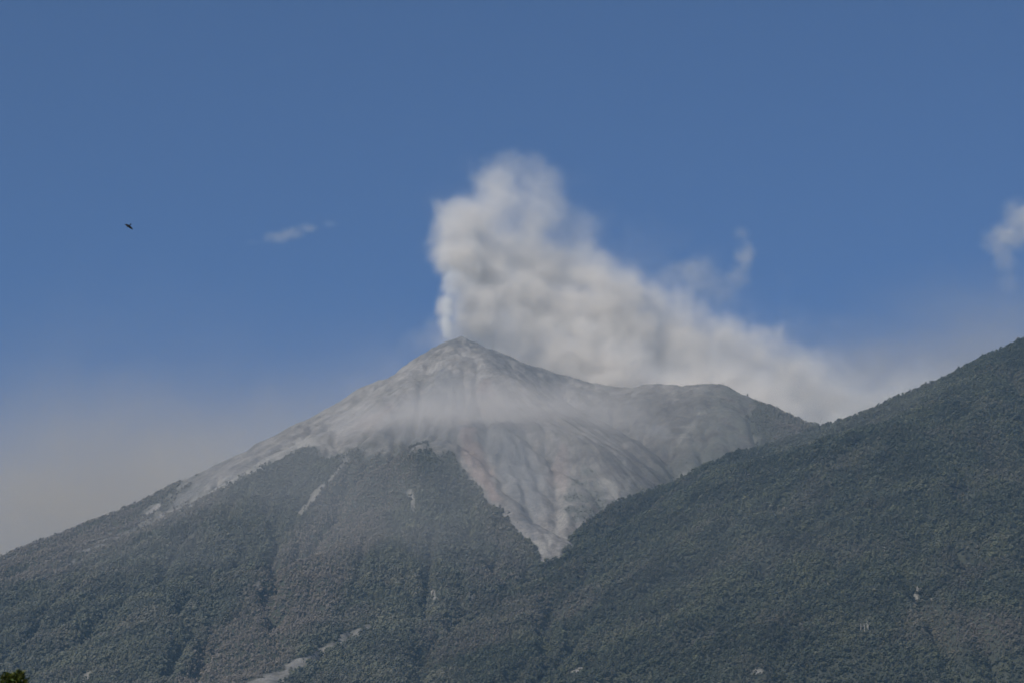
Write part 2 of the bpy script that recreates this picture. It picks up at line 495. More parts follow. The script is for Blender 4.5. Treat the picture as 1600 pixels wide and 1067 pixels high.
# the lowland and the sides of the mountain beyond the detailed part
cx = np.arange(-11000, 11001, 110.0); cy = np.arange(-2900, 10901, 110.0)
kx = (cx > X0 + 140) & (cx < X1 - 140); ky = (cy > Y0 + 140) & (cy < Y1 - 140)
CX, CY = np.meshgrid(cx, cy)
CZ = np.maximum(np.maximum(relief(CX, CY, VOLCANO, False), relief(CX, CY, SPUR, False)), base_z(CX, CY)) - 6 * sstep(1300, 2500, CY)
CZ += 12 * fbm(CX / 700, CY / 700, 3, 14) * sstep(1500, 4000, CY)
CZ = np.where(CY < 1200, np.minimum(CZ, 0), CZ)
inner = kx[None, :] & ky[:, None]
CZ = np.where(inner, CZ - 60, CZ)
cid = np.arange(CX.size).reshape(CX.shape)
cq = np.stack([cid[:-1, :-1], cid[:-1, 1:], cid[1:, 1:], cid[1:, :-1]], -1).reshape(-1, 4)
hole = (inner[:-1, :-1] & inner[1:, 1:] & inner[:-1, 1:] & inner[1:, :-1]).ravel()
g_me = mesh_np('ground', np.stack([CX.ravel(), CY.ravel(), CZ.ravel()], 1), cq[~hole], True)
tag(link('ground', g_me, mats=[ground_mat()]), 'wooded lowland around the foot of the volcano', kind='structure')
print('terrain done', round(time.time() - T0, 1))


# ------------------------------------------------------------------ trees of the forest
def foliage_mat(name, instanced):
    m, nt, b = mat(name, .8)
    L = nt.links.new; N = nt.nodes.new
    if instanced:
        a = N('ShaderNodeAttribute'); a.attribute_type = 'INSTANCER'; a.attribute_name = 'tint'; src = a.outputs['Color']
    else:
        a = N('ShaderNodeObjectInfo'); src = a.outputs['Color']
    tc = N('ShaderNodeTexCoord'); n = N('ShaderNodeTexNoise'); n.inputs['Scale'].default_value = .9; n.inputs['Detail'].default_value = 3
    L(tc.outputs['Object'], n.inputs['Vector'])
    mr = N('ShaderNodeMapRange'); mr.inputs[1].default_value = .3; mr.inputs[2].default_value = .7; mr.inputs[3].default_value = .85; mr.inputs[4].default_value = 1.15
    L(n.outputs['Fac'], mr.inputs[0])
    mx = N('ShaderNodeVectorMath'); mx.operation = 'SCALE'
    L(src, mx.inputs[0]); L(mr.outputs[0], mx.inputs['Scale']); L(mx.outputs[0], b.inputs['Base Color'])
    return m


M_fol_i = foliage_mat('forest_leaves', True)
M_fol_o = foliage_mat('tree_leaves', False)
M_bark, _, _b = mat('bark', .9); _b.inputs['Base Color'].default_value = (.11, .085, .065, 1)
M_pale, _, _b = mat('bleached_wood', .85); _b.inputs['Base Color'].default_value = (.34, .31, .27, 1)


def ico(sub):
    bm = bmesh.new(); bmesh.ops.create_icosphere(bm, subdivisions=sub, radius=1)
    v = np.array([x.co[:] for x in bm.verts]); f = np.array([[y.index for y in x.verts] for x in bm.faces]); bm.free()
    return v, f


ICO1 = ico(1); ICO2 = ico(2)


def crown_np(r, seed, n=16, H=12.0, W=5.2, low=.34):
    """Leafy crown: many uneven clumps through an upright rounded volume, each roughened."""
    q = np.random.default_rng(seed); VV, FF = [], []; o = 0
    for k in range(n):
        t = q.uniform(0, 1)
        z = H * (low + (1 - low) * t)
        w = W * (1 - abs(2 * t - .8) ** 2.2 * .55)
        a = q.uniform(0, 2 * math.pi); rr = w * math.sqrt(q.uniform(0, 1)) * .68
        s = q.uniform(1.1, 2.3) * W / 5.2
        v, f = ICO1
        v = v * (1 + q.normal(0, .22, (len(v), 1))) * np.array((s, s, s * .72))
        VV.append(v + np.array((rr * math.cos(a), rr * math.sin(a), z - s * .4))); FF.append(f + o); o += len(v)
    return np.concatenate(VV), np.concatenate(FF)


def tube(pts, rad, seg=5):
    pts = [np.array(p, float) for p in pts]; V_, F_ = [], []
    for i, p in enumerate(pts):
        d = pts[min(i + 1, len(pts) - 1)] - pts[max(i - 1, 0)]; d /= np.linalg.norm(d) + 1e-9
        a = np.cross(d, (0.3, 1, 0.1)); a /= np.linalg.norm(a); b = np.cross(d, a)
        for k in range(seg):
            t = 2 * math.pi * k / seg
            V_.append(p + (a * math.cos(t) + b * math.sin(t)) * rad[i])
    for i in range(len(pts) - 1):
        for k in range(seg):
            F_.append((i * seg + k, i * seg + (k + 1) % seg, (i + 1) * seg + (k + 1) % seg, (i + 1) * seg + k))
    return V_, F_


def join_tubes(ts):
    V_, F_ = [], []
    for v, f in ts:
        o = len(V_); V_ += v; F_ += [tuple(i + o for i in x) for x in f]
    return np.array(V_), np.array(F_)


protos = []
for k, (n, H, W, low) in enumerate([(15, 12, 5.2, .34), (13, 10, 5.6, .40), (17, 15, 4.8, .30), (10, 8, 4.2, .25), (16, 13, 6.0, .45)]):
    v, f = crown_np(None, 100 + k, n, H, W, low)
    o = bpy.data.objects.new('forest_tree_form', mesh_np('forest_tree_form', v, f, True))
    o.data.materials.append(M_fol_i)
    protos.append(o)

# points: jittered, denser where the cover says forest
SPC = 5.5
px = np.arange(X0 + 40, X1 - 40, SPC); py = np.arange(Y0 + 40, 8100, SPC)
PX, PY = np.meshgrid(px, py)
PX = (PX + rng.uniform(-.5, .5, PX.shape) * SPC * 1.0).ravel(); PY = (PY + rng.uniform(-.5, .5, PY.shape) * SPC * 1.0).ravel()


def grid_at(M, x, y):
    tx = np.clip((x - fx[0]) / HX, 0, nfx - 1.001); ty = np.clip((y - fy[0]) / HX, 0, nfy - 1.001)
    i = tx.astype(int); j = ty.astype(int); a = tx - i; b = ty - j
    return M[j, i] * (1 - a) * (1 - b) + M[j, i + 1] * a * (1 - b) + M[j + 1, i] * (1 - a) * b + M[j + 1, i + 1] * a * b


PZ = grid_at(FZ, PX, PY)
pu, pv = seen(np.stack([PX, PY, PZ], 1))
# leave out what lies far out of view: beyond the frame or deep behind a crest
horizon = np.full((260,), 1e9)
d_loc = grid_at(dens, PX, PY)
keep = (rng.uniform(0, 1, PX.shape) < d_loc) & (pu > -130) & (pu < 1730) & (pv < 1140)
# hidden by nearer ground: running minimum of v along each viewing column
col = np.clip(((U + 200) / 8).astype(int), 0, 249)
vmin = np.full((nfy, 250), 1e9)
for j in range(nfy):
    np.minimum.at(vmin[j], col[j], V[j])
vrun = np.minimum.accumulate(vmin, 0)
jj = np.clip(((PY - 60 - fy[0]) / HX).astype(int), 0, nfy - 1)
keep &= pv < vrun[jj, np.clip(((pu + 200) / 8).astype(int), 0, 249)] + 30
PX, PY, PZ, pu, pv = PX[keep], PY[keep], PZ[keep], pu[keep], pv[keep]
n_t = len(PX)
own = grid_at(FOWN, PX, PY) > .5
br = np.clip(grid_at(brown, PX, PY) + rng.normal(0, .12, n_t), 0, 1)
green = np.array((.052, .061, .040)); dk = np.array((.037, .045, .034)); yel = np.array((.082, .083, .045)); brn = np.array((.170, .140, .115))
pick = rng.uniform(0, 1, n_t)[:, None]
pn = fbm(PX / 90, PY / 90, 3, 33)[:, None] + .8 * fbm(PX / 310, PY / 310, 2, 36)[:, None]
tint = np.where(pick < .45, green, np.where(pick < .88, dk, yel * .7 + green * .3)) * (1 + .45 * pn)
tint = tint + (yel - tint) * np.clip(pn - .15, 0, .6)
tint = tint + (brn - tint) * (br[:, None] * .85)
ashy_hazy = np.where(own, .08, .24)[:, None]  # ash cover, plus some haze put into the flank foliage colour
tint = tint + (np.array((.13, .118, .105)) - tint) * ashy_hazy
tint = tint * np.where(own, .98, 1.25)[:, None]  # flank foliage also lightened, standing in for part of its haze
tint = np.clip(tint * rng.uniform(.85, 1.15, (n_t, 1)), .012, .3)
small = np.where(grid_at(np.maximum(ash, river), PX, PY) > .5, .36, 1.0)
small = small * (1 - .45 * sstep(-45, -5, grid_at(sd_ash, PX, PY)) * (~own) * sstep(740, 715, pv))
scl = small * (.42 + .75 * rng.uniform(0, 1, n_t) ** 1.6) * (1 - .3 * br) * (1 - .35 * sstep(.5, .0, grid_at(dens, PX, PY)))
print('forest trees', n_t, round(time.time() - T0, 1))


def forest_group():
    g = bpy.data.node_groups.new('forest', 'GeometryNodeTree')
    g.interface.new_socket('Geometry', in_out='INPUT', socket_type='NodeSocketGeometry')
    g.interface.new_socket('Geometry', in_out='OUTPUT', socket_type='NodeSocketGeometry')
    N = g.nodes.new; L = g.links.new
    gi = N('NodeGroupInput'); go = N('NodeGroupOutput')
    ji = N('GeometryNodeGeometryToInstance')
    for o in reversed(protos):
        oi = N('GeometryNodeObjectInfo'); oi.inputs['Object'].default_value = o; oi.inputs['As Instance'].default_value = True
        L(oi.outputs['Geometry'], ji.inputs[0])
    # a list of the tree forms, one picked for each point
    jg = N('GeometryNodeJoinGeometry')
    for l in list(ji.inputs[0].links): g.links.remove(l)
    for n in [n for n in g.nodes if n.bl_idname == 'GeometryNodeObjectInfo']: L(n.outputs['Geometry'], jg.inputs[0])
    g.nodes.remove(ji)
    ip = N('GeometryNodeInstanceOnPoints'); ip.inputs['Pick Instance'].default_value = True
    mp = N('GeometryNodeMeshToPoints'); L(gi.outputs[0], mp.inputs[0])
    L(mp.outputs[0], ip.inputs['Points']); L(jg.outputs[0], ip.inputs['Instance'])

    def na(name, typ):
        x = N('GeometryNodeInputNamedAttribute'); x.data_type = typ; x.inputs['Name'].default_value = name
        return x.outputs[0]
    rv = N('FunctionNodeRandomValue'); rv.data_type = 'INT'
    rv.inputs[4].default_value = 0; rv.inputs[5].default_value = len(protos) - 1
    L(rv.outputs[2], ip.inputs['Instance Index'])
    rr = N('FunctionNodeRandomValue'); rr.data_type = 'FLOAT_VECTOR'
    rr.inputs[0].default_value = (-.08, -.08, 0); rr.inputs[1].default_value = (.08, .08, 6.283)
    L(rr.outputs[0], ip.inputs['Rotation'])
    L(na('size', 'FLOAT'), ip.inputs['Scale'])
    L(ip.outputs[0], go.inputs[0])
    return g


FG = forest_group()


def forest(name, sel, label):
    me = bpy.data.meshes.new(name)
    me.vertices.add(int(sel.sum()))
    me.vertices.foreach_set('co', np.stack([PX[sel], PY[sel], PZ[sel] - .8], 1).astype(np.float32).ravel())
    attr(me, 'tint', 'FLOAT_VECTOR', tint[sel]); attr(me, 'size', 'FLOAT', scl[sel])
    o = link(name, me, mats=[M_fol_i])
    md = o.modifiers.new('trees', 'NODES'); md.node_group = FG
    return tag(o, label, 'forest', kind='stuff')


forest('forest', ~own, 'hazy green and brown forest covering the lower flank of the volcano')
forest('forest', own, 'dense dark green forest covering the ridge on the right')


# ------------------------------------------------------------------ smoke, steam, cloud: real volumes
def smoke_mat(name, density, color, aniso=.2):
    m = bpy.data.materials.new(name); m.use_nodes = True; nt = m.node_tree; nt.nodes.clear()
    p = nt.nodes.new('ShaderNodeVolumePrincipled'); o = nt.nodes.new('ShaderNodeOutputMaterial')
    nt.links.new(p.outputs[0], o.inputs['Volume'])
    p.inputs['Color'].default_value = tuple(color) + (1,)
    p.inputs['Density'].default_value = density
    p.inputs['Anisotropy'].default_value = aniso
    return m


def volume(name, puffs, voxel, material, noise_scale, amp, warp, label, cat, stretch=(1, 1, 1), detail=5, ero=.0, cap=1.0, inner=.75):
    """A body of smoke: soft lobes (centre, radii, density, softness) broken up by turbulence, sampled to a grid."""
    lo = np.min([np.array(c) - np.array(r) * 1.35 for c, r, d, s in puffs], 0) - warp * .5
    hi = np.max([np.array(c) + np.array(r) * 1.35 for c, r, d, s in puffs], 0) + warp * .5
    org = (lo + hi) / 2
    g = bpy.data.node_groups.new(name, 'GeometryNodeTree')
    g.interface.new_socket('Geometry', in_out='OUTPUT', socket_type='NodeSocketGeometry')
    N = g.nodes.new; L = g.links.new
    vc = N('GeometryNodeVolumeCube')
    vc.inputs['Min'].default_value = tuple(lo - org); vc.inputs['Max'].default_value = tuple(hi - org)
    for a, r in zip('XYZ', np.maximum(4, ((hi - lo) / voxel).astype(int))): vc.inputs['Resolution ' + a].default_value = int(r)
    pos = N('GeometryNodeInputPosition')
    st = N('ShaderNodeVectorMath'); st.operation = 'MULTIPLY'; st.inputs[1].default_value = stretch
    L(pos.outputs[0], st.inputs[0])
    w1 = N('ShaderNodeTexNoise'); w1.inputs['Scale'].default_value = noise_scale * .45; w1.inputs['Detail'].default_value = 3
    L(st.outputs[0], w1.inputs['Vector'])
    ws = N('ShaderNodeVectorMath'); ws.operation = 'SUBTRACT'; ws.inputs[1].default_value = (.5, .5, .5)
    L(w1.outputs['Color'], ws.inputs[0])
    wm = N('ShaderNodeVectorMath'); wm.operation = 'SCALE'; wm.inputs['Scale'].default_value = warp * 2
    L(ws.outputs[0], wm.inputs[0])
    pw = N('ShaderNodeVectorMath'); pw.operation = 'ADD'
    L(pos.outputs[0], pw.inputs[0]); L(wm.outputs[0], pw.inputs[1])
    pst = N('ShaderNodeVectorMath'); pst.operation = 'MULTIPLY'; pst.inputs[1].default_value = stretch
    L(pw.outputs[0], pst.inputs[0])
    nz = N('ShaderNodeTexNoise'); nz.inputs['Scale'].default_value = noise_scale; nz.inputs['Detail'].default_value = detail; nz.inputs['Roughness'].default_value = .64
    L(pst.outputs[0], nz.inputs['Vector'])
    na = N('ShaderNodeMath'); na.operation = 'MULTIPLY_ADD'; na.inputs[1].default_value = amp * 2; na.inputs[2].default_value = -amp - ero
    L(nz.outputs['Fac'], na.inputs[0])
    last = None
    for c, r, d, s in puffs:
        sb = N('ShaderNodeVectorMath'); sb.operation = 'SUBTRACT'; sb.inputs[1].default_value = tuple(np.array(c) - org); L(pw.outputs[0], sb.inputs[0])
        ml = N('ShaderNodeVectorMath'); ml.operation = 'MULTIPLY'; ml.inputs[1].default_value = tuple(1 / np.array(r, float)); L(sb.outputs[0], ml.inputs[0])
        ln = N('ShaderNodeVectorMath'); ln.operation = 'LENGTH'; L(ml.outputs[0], ln.inputs[0])
        f = N('ShaderNodeMath'); f.operation = 'SUBTRACT'; L(na.outputs[0], f.inputs[0]); L(ln.outputs['Value'], f.inputs[1])
        mr = N('ShaderNodeMapRange'); mr.interpolation_type = 'SMOOTHSTEP'
        mr.inputs[1].default_value = -1.0; mr.inputs[2].default_value = -1.0 + s; mr.inputs[4].default_value = d
        L(f.outputs[0], mr.inputs[0])
        if last is None: last = mr.outputs[0]
        else:
            mx = N('ShaderNodeMath'); mx.operation = 'ADD'; L(last, mx.inputs[0]); L(mr.outputs[0], mx.inputs[1]); last = mx.outputs[0]
    cp = N('ShaderNodeMath'); cp.operation = 'MINIMUM'; cp.inputs[1].default_value = cap; L(last, cp.inputs[0])
    n2 = N('ShaderNodeTexNoise'); n2.inputs['Scale'].default_value = noise_scale * 2.1; n2.inputs['Detail'].default_value = detail; n2.inputs['Roughness'].default_value = .6
    L(pst.outputs[0], n2.inputs['Vector'])
    m2 = N('ShaderNodeMapRange'); m2.inputs[1].default_value = .36; m2.inputs[2].default_value = .62; m2.inputs[3].default_value = 1 - inner; m2.inputs[4].default_value = 1.0
    L(n2.outputs['Fac'], m2.inputs[0])
    ml = N('ShaderNodeMath'); ml.operation = 'MULTIPLY'; L(cp.outputs[0], ml.inputs[0]); L(m2.outputs[0], ml.inputs[1]); last = ml.outputs[0]
    L(last, vc.inputs['Density'])
    sm = N('GeometryNodeSetMaterial'); sm.inputs['Material'].default_value = material
    go = N('NodeGroupOutput')
    L(vc.outputs[0], sm.inputs[0]); L(sm.outputs[0], go.inputs[0])
    me = bpy.data.meshes.new(name)
    me.from_pydata([(0, 0, 0)], [], [])
    o = link(name, me, mats=[material])
    o.location = org
    md = o.modifiers.new('smoke', 'NODES'); md.node_group = g
    return tag(o, label, cat, kind='stuff')


def pf(u, v, Y, r, d=1.0, s=.5, fy_=.8, fz=1.0, fxx=1.0):
    m = Y / FPX * 1.04
    return (at(u, v, Y), (r * m * fxx, r * m * fy_, r * m * fz), d, s)


plume = [
    # the rising column
    pf(700, 508, 8060, 14, 1.0, .8), pf(699, 484, 8070, 20, .9, .8), pf(706, 455, 8085, 32, .8, .9), pf(714, 412, 8140, 52, .75, 1.0), pf(708, 368, 8180, 50, .7, 1.0), pf(724, 334, 8220, 50, .5, 1.0),
    # its thinning head
    pf(772, 322, 8270, 70, .40, 1.0, .6), pf(768, 286, 8300, 48, .28, 1.0, .7), pf(790, 262, 8320, 50, .20, 1.0, .7, .9), pf(828, 278, 8330, 52, .14, 1.0, .7), pf(852, 316, 8330, 62, .16, 1.0, .6), pf(895, 354, 8350, 66, .11, 1.0, .6),
    # thin smoke round about it
    pf(770, 350, 8290, 130, .026, 1.0, .6), pf(860, 400, 8340, 160, .026, 1.0, .6), pf(1000, 490, 8380, 180, .016, 1.0, .6), pf(1150, 560, 8440, 180, .016, 1.0, .6), pf(1330, 620, 8540, 200, .016, 1.0, .6, .6), pf(745, 430, 8200, 66, .5, 1.0, .6), pf(738, 482, 8160, 56, .6, 1.0, .7), pf(732, 520, 8150, 44, .5, 1.0, .7),
    # the body drifting right and away
    pf(765, 388, 8250, 82, .5, 1.0, .6), pf(832, 398, 8310, 80, .42, 1.0, .6), pf(895, 430, 8350, 80, .36, 1.0, .6), pf(775, 452, 8230, 84, .5, 1.0, .7), pf(850, 470, 8290, 98, .5, 1.0, .6), pf(950, 474, 8360, 88, .38, 1.0, .6),
    pf(940, 520, 8320, 106, .5, 1.0, .6), pf(1030, 502, 8410, 84, .26, 1.0, .6), pf(1050, 552, 8390, 108, .45, 1.0, .6), pf(1130, 548, 8460, 88, .2, 1.0, .6),
    pf(1150, 592, 8440, 110, .38, 1.0, .6), pf(1215, 592, 8500, 90, .2, 1.0, .6), pf(1260, 632, 8490, 112, .3, 1.0, .6), pf(1360, 645, 8560, 120, .2, 1.0, .7, .7), pf(1450, 640, 8640, 130, .09, 1.0, .7, .6),
    # its foot, close behind the crest
    pf(780, 545, 8190, 104, .55, .9, .6), pf(880, 578, 8220, 106, .55, .9, .6), pf(980, 612, 8230, 106, .55, .9, .6), pf(1090, 642, 8180, 100, .5, .9, .6), pf(1190, 668, 8120, 100, .45, .9, .6), pf(1290, 700, 8080, 110, .38, 1.0, .6),
]
volume('smoke_plume', plume, 7.2, smoke_mat('ash_smoke', .056, (.995, .955, .905), 0), .0084, .74, 75,
       'grey and white smoke plume rising from the volcano summit and drifting right', 'smoke', detail=7, inner=.36)
jet = [pf(700, 524, 8014, 9, 1.0, .6), pf(698, 514, 8016, 10, 1.0, .6), pf(697, 502, 8018, 10, 1.0, .6), pf(700, 488, 8022, 12, .9, .7), pf(698, 472, 8026, 13, .7, .8), pf(702, 454, 8032, 16, .5, .9), pf(706, 432, 8040, 20, .3, .9)]
volume('steam_jet', jet, 3.2, smoke_mat('white_steam', .11, (.999, .99, .97), 0), .03, .5, 10, 'narrow bright white steam jet leaving the crater rim', 'steam')

# thin veils of ash hanging before and beside the cone
veil = [pf(580, 662, 7330, 100, .8, 1.0, 1.0, .42), pf(670, 650, 7290, 110, 1.0, 1.0, 1.0, .5), pf(770, 640, 7300, 110, .9, 1.0, 1.0, .55), pf(870, 640, 7420, 100, .6, 1.0, 1.0, .55), pf(970, 655, 7480, 90, .5, 1.0, 1, .5), pf(700, 690, 7230, 110, .35, 1.0, .8, .4)]
volume('ash_veil', veil, 14.0, smoke_mat('ash_veil', .0082, (.97, .915, .86), 0), .0055, .4, 45, 'thin band of drifting ash haze across the middle of the cone', 'haze', inner=.45)
dust = [pf(660, 640, 7150, 330, .9, 1.0, .7, .55), pf(920, 650, 7150, 300, .8, 1.0, .7, .55), pf(420, 770, 6850, 300, 1.0, 1.0, .7, .6), pf(250, 900, 6300, 320, .6, 1.0, .6, .6), pf(1120, 640, 7250, 240, .6, 1.0, .7, .6), pf(620, 840, 6350, 330, .8, 1.0, .7, .6), pf(1350, 680, 6550, 300, .5, 1.0, .5, .6), pf(850, 750, 6800, 240, 1.3, 1.0, .5, .6), pf(1150, 900, 5400, 420, .2, 1.0, .5, .6)]
volume('dust_veil', dust, 30.0, smoke_mat('dust_veil', .00085, (.97, .92, .86), 0), .0025, .3, 60, 'faint dusty air hanging over the cone and its wooded flank', 'haze', inner=.3)
wisp = [pf(1020, 672, 7350, 30, .8, .9, 1, .5), pf(1038, 680, 7340, 20, 1.0, .9, 1, .6)]
volume('ash_wisp', wisp, 6.0, smoke_mat('ash_wisp', .007, (.93, .93, .93), .1), .02, .5, 14, 'small pale wisp of smoke before the brown shoulder wall', 'smoke')
side = [pf(655, 538, 8150, 36, .6, .95), pf(620, 570, 8200, 36, .35, .95), pf(690, 520, 8150, 44, .8, .95), pf(560, 610, 8300, 50, .2, .95, 1, .6)]
volume('smoke_veil', side, 9.0, smoke_mat('smoke_veil', .006, (.9, .88, .88), .1), .008, .4, 20, 'thin smoke veil behind the upper left slope of the cone', 'smoke')

# clouds, beyond the hazy air
M_cl = smoke_mat('cloud', .0085, (.98, .93, .86), 0)
volume('cloud', [pf(432, 372, 11800, 26, .8, .9, 1, .4), pf(458, 366, 11800, 26, 1.0, .9, 1, .36), pf(480, 358, 11800, 20, .8, .9, 1, .45), pf(515, 350, 11800, 18, .25, .9, 1, .4), pf(395, 378, 11800, 16, .25, .9, 1, .3)], 10.0, M_cl, .010, .75, 26,
       'tiny faint cloud wisp in the blue sky left of the plume', 'cloud')
volume('cloud', [pf(1566, 374, 11800, 40, .8, .8, 1, .8), pf(1598, 350, 11800, 50, 1.0, .8, 1, .9), pf(1640, 340, 11800, 60, 1.0, .8, 1, .8), pf(1572, 408, 11800, 28, .6, .9, 1, 1), pf(1576, 436, 11800, 24, .3, .9, 1, 1.1)], 12.0, M_cl, .008, .65, 40,
       'small pale cloud cut by the right edge of the picture', 'cloud')
volume('cloud', [pf(1160, 365, 11800, 18, .9, .9, 1, 1.2), pf(1162, 395, 11800, 24, 1.0, .9, 1, 1.3), pf(1155, 430, 11800, 26, .6, .9, 1, 1.1), pf(1090, 425, 11800, 44, .6, .9, 1, .7), pf(1050, 430, 11800, 34, .4, .9, 1, .7), pf(1120, 450, 11800, 50, .5, .9, 1, .7)], 12.0, M_cl, .008, .65, 40,
       'ragged dull cloud scrap just above the plume on its right', 'cloud')
M_bank = smoke_mat('cloud_bank', .0020, (.83, .735, .575), 0)
volume('cloud_bank', [pf(120, 870, 13600, 660, .75, 1.0, .5, .5), pf(380, 800, 13600, 600, .38, 1.0, .5, .45), pf(40, 775, 13600, 170, .14, .9, .8, .35), pf(190, 745, 13600, 130, .12, .9, .8, .3), pf(560, 690, 13600, 300, .25, 1.0, .8, .5), pf(250, 800, 13600, 940, .17, 1.0, .5, .45)],
       44.0, M_bank, .0016, .18, 110, 'dull beige haze bank low in the sky beyond the left slope', 'cloud', inner=.25)
volume('cloud_bank', [pf(1330, 700, 13600, 440, 1.0, 1.0, .5, .5), pf(1580, 600, 13600, 420, .7, 1.0, .6, .5)],
       40.0, M_bank, .0020, .3, 110, 'thin grey cloud bank low in the sky behind the wooded ridge', 'cloud', inner=.4, stretch=(.6, 1, 1.6))
print('volumes set', round(time.time() - T0, 1))

# ------------------------------------------------------------------ the hazy air
hm = smoke_mat('hazy_air', 2.8e-5, (.45, .70, .96), .0)
bm = bmesh.new(); bmesh.ops.create_cube(bm, size=1)
for v in bm.verts: v.co = Vector((v.co.x * 22400, 4000 + v.co.y * 14200, 1625 + v.co.z * 3500))
me = bpy.data.meshes.new('haze'); bm.to_mesh(me); bm.free()
tag(link('haze', me, mats=[hm]), 'pale bluish air over the whole mountain', kind='stuff')


# ------------------------------------------------------------------ single trees standing out on the skylines
def skyline(u, lo=0, hi=1e9, spur=None):
    m = (np.abs(U - u) < 3.0) & (FY > lo) & (FY < hi)
    if spur is not None: m &= (FOWN > .5) == spur
    k = np.where(m.ravel())[0]
    return P3[k[np.argmin(V.ravel()[k])]]


def ground_hit(u, v, spur):
    """The point of the slope met in direction (u, v), on the spur or on the volcano."""
    c = np.hypot(U - u, V - v) + .004 * (FY - 4000) + 1e4 * ((FOWN > .5) != spur)
    return P3[np.argmin(c)]


tree_forms = []
for k, (n, H, W, low) in enumerate([(20, 13, 4.6, .34), (18, 11, 5.0, .40), (22, 16, 4.4, .30), (16, 15, 3.4, .28)]):
    v, f = crown_np(None, 300 + k, n, H, W, low)
    cm = mesh_np('crown', v, f, True); cm.materials.append(M_fol_o)
    tr = [tube([(0, 0, -2), (.1, .1, H * .3), (.2, 0, H * .75)], [.42, .3, .12])]
    for q in range(4):
        a = q * 1.6 + k; tr.append(tube([(.1, 0, H * .35 + q * .5), (W * .5 * math.cos(a), W * .5 * math.sin(a), H * .6 + q * .6)], [.16, .05], 4))
    v, f = join_tubes(tr); tm = mesh_np('trunk', v, f); tm.materials.append(M_bark)
    tree_forms.append((cm, tm))


def forest_tree(p, size, form, label, group, color):
    e = bpy.data.objects.new('forest_tree', None); COL.objects.link(e)
    e.location = (p[0], p[1], p[2] - .5); e.scale = (size,) * 3; e.rotation_euler.z = random.uniform(0, 6.28)
    e.empty_display_size = 2
    tag(e, label, 'tree', group)
    for nm, me in zip(('crown', 'trunk'), tree_forms[form]):
        c = bpy.data.objects.new(nm, me); COL.objects.link(c); c.parent = e; c.color = tuple(color) + (1,)


q = np.random.default_rng(5)
for u in (1292, 1297, 1309, 1322, 1331, 1346, 1358, 1371, 1383, 1386, 1402, 1418, 1431, 1447, 1462, 1478, 1491, 1503, 1519, 1533, 1551, 1566, 1577, 1590):
    forest_tree(skyline(u + q.uniform(-2, 2), 6500, 7500, True), q.uniform(.5, 1.15) * (1.25 if u in (1383, 1292) else 1), int(q.integers(0, 4)),
                {1383: 'tallest tree bump on the skyline of the wooded right ridge', 1292: 'dark tree at the lowest point of the saddle skyline', 1590: 'dark skyline tree nearest the right edge of the picture'}.get(u, 'small dark tree on the skyline of the wooded right ridge'), 'trees on the right ridge skyline', np.array((.03, .042, .024)) * q.uniform(.8, 1.2))
for u in (8, 22, 41, 60, 83, 101, 119, 140, 158, 171, 193, 206, 229, 251, 262, 288, 312, 335):
    forest_tree(skyline(u, 7000, 8200, False), q.uniform(.4, .75) * (.7 if u > 200 else 1), int(q.integers(0, 4)),
                'tiny dark tree on the skyline of the left volcano slope', 'trees on the left slope skyline', np.array((.05, .055, .035)) * q.uniform(.8, 1.2))
for u in (1131, 1144, 1158, 1169, 1183, 1196, 1203, 1219, 1232, 1246, 1258, 1270, 1279):
    forest_tree(skyline(u, 7300, 8300, False), q.uniform(.4, .75), int(q.integers(0, 4)),
                'small dark tree on the skyline between shoulder and saddle', 'trees on the shoulder skyline', np.array((.04, .05, .03)) * q.uniform(.8, 1.2))

# ------------------------------------------------------------------ bare rocks and bleached dead trees in the forest
M_rock, nt, b_ = mat('pale_rock', .95)
tc = nt.nodes.new('ShaderNodeTexCoord'); nn = nt.nodes.new('ShaderNodeTexNoise'); nn.inputs['Scale'].default_value = .5; nn.inputs['Detail'].default_value = 6
cr = nt.nodes.new('ShaderNodeValToRGB'); cr.color_ramp.elements[0].position = .3; cr.color_ramp.elements[0].color = (.12, .105, .09, 1); cr.color_ramp.elements[1].position = .7; cr.color_ramp.elements[1].color = (.34, .31, .27, 1)
nt.links.new(tc.outputs['Object'], nn.inputs['Vector']); nt.links.new(nn.outputs['Fac'], cr.inputs[0]); nt.links.new(cr.outputs[0], b_.inputs['Base Color'])
for u, v, spur, sx, sz, lab in ((1434, 926, True, 3.6, 9.5, 'tall pale rock scar among trees low on the right ridge'),
                                (1382, 859, True, 4.0, 5.0, 'pale broken rock patch among trees halfway down the right ridge'),
                                (1428, 811, True, 2.6, 4.0, 'white speck of bare rock highest among the right ridge trees'),
                                (1292, 914, True, 2.6, 4.6, 'thin pale rock streak below the middle of the right ridge'),
                                (1452, 938, True, 2.2, 3.6, 'white rock speck just right of the tall rock scar'),
                                (642, 774, False, 5.0, 9.0, 'pinkish bare rock scar high on the wooded volcano flank'),
                                (676, 930, False, 4.0, 9.0, 'narrow pale rock scar low on the flank above the valley'),
                                (909, 1047, True, 7.0, 4.0, 'pale rocky clearing in the forest at the bottom centre')):
    p = ground_hit(u, v, spur)
    VV, FF, o_ = [], [], 0
    for k in range(7):
        vv, ff = ICO2
        vv = vv * (1 + q.normal(0, .16, (len(vv), 1))) * np.array((sx * q.uniform(.35, .7), 2.2, sz * q.uniform(.25, .5)))
        t = q.uniform(-1, 1)
        VV.append(vv + np.array((q.uniform(-.6, .6) * sx, t * sz * .5, 2.5 + t * sz * .55))); FF.append(ff + o_); o_ += len(vv)
    o = link('rock_outcrop', mesh_np('rock_outcrop', np.concatenate(VV), np.concatenate(FF)), mats=[M_rock])
    o.location = (p[0], p[1] - 3, p[2])
    tag(o, lab, 'rock', 'bare rocks in the forest')
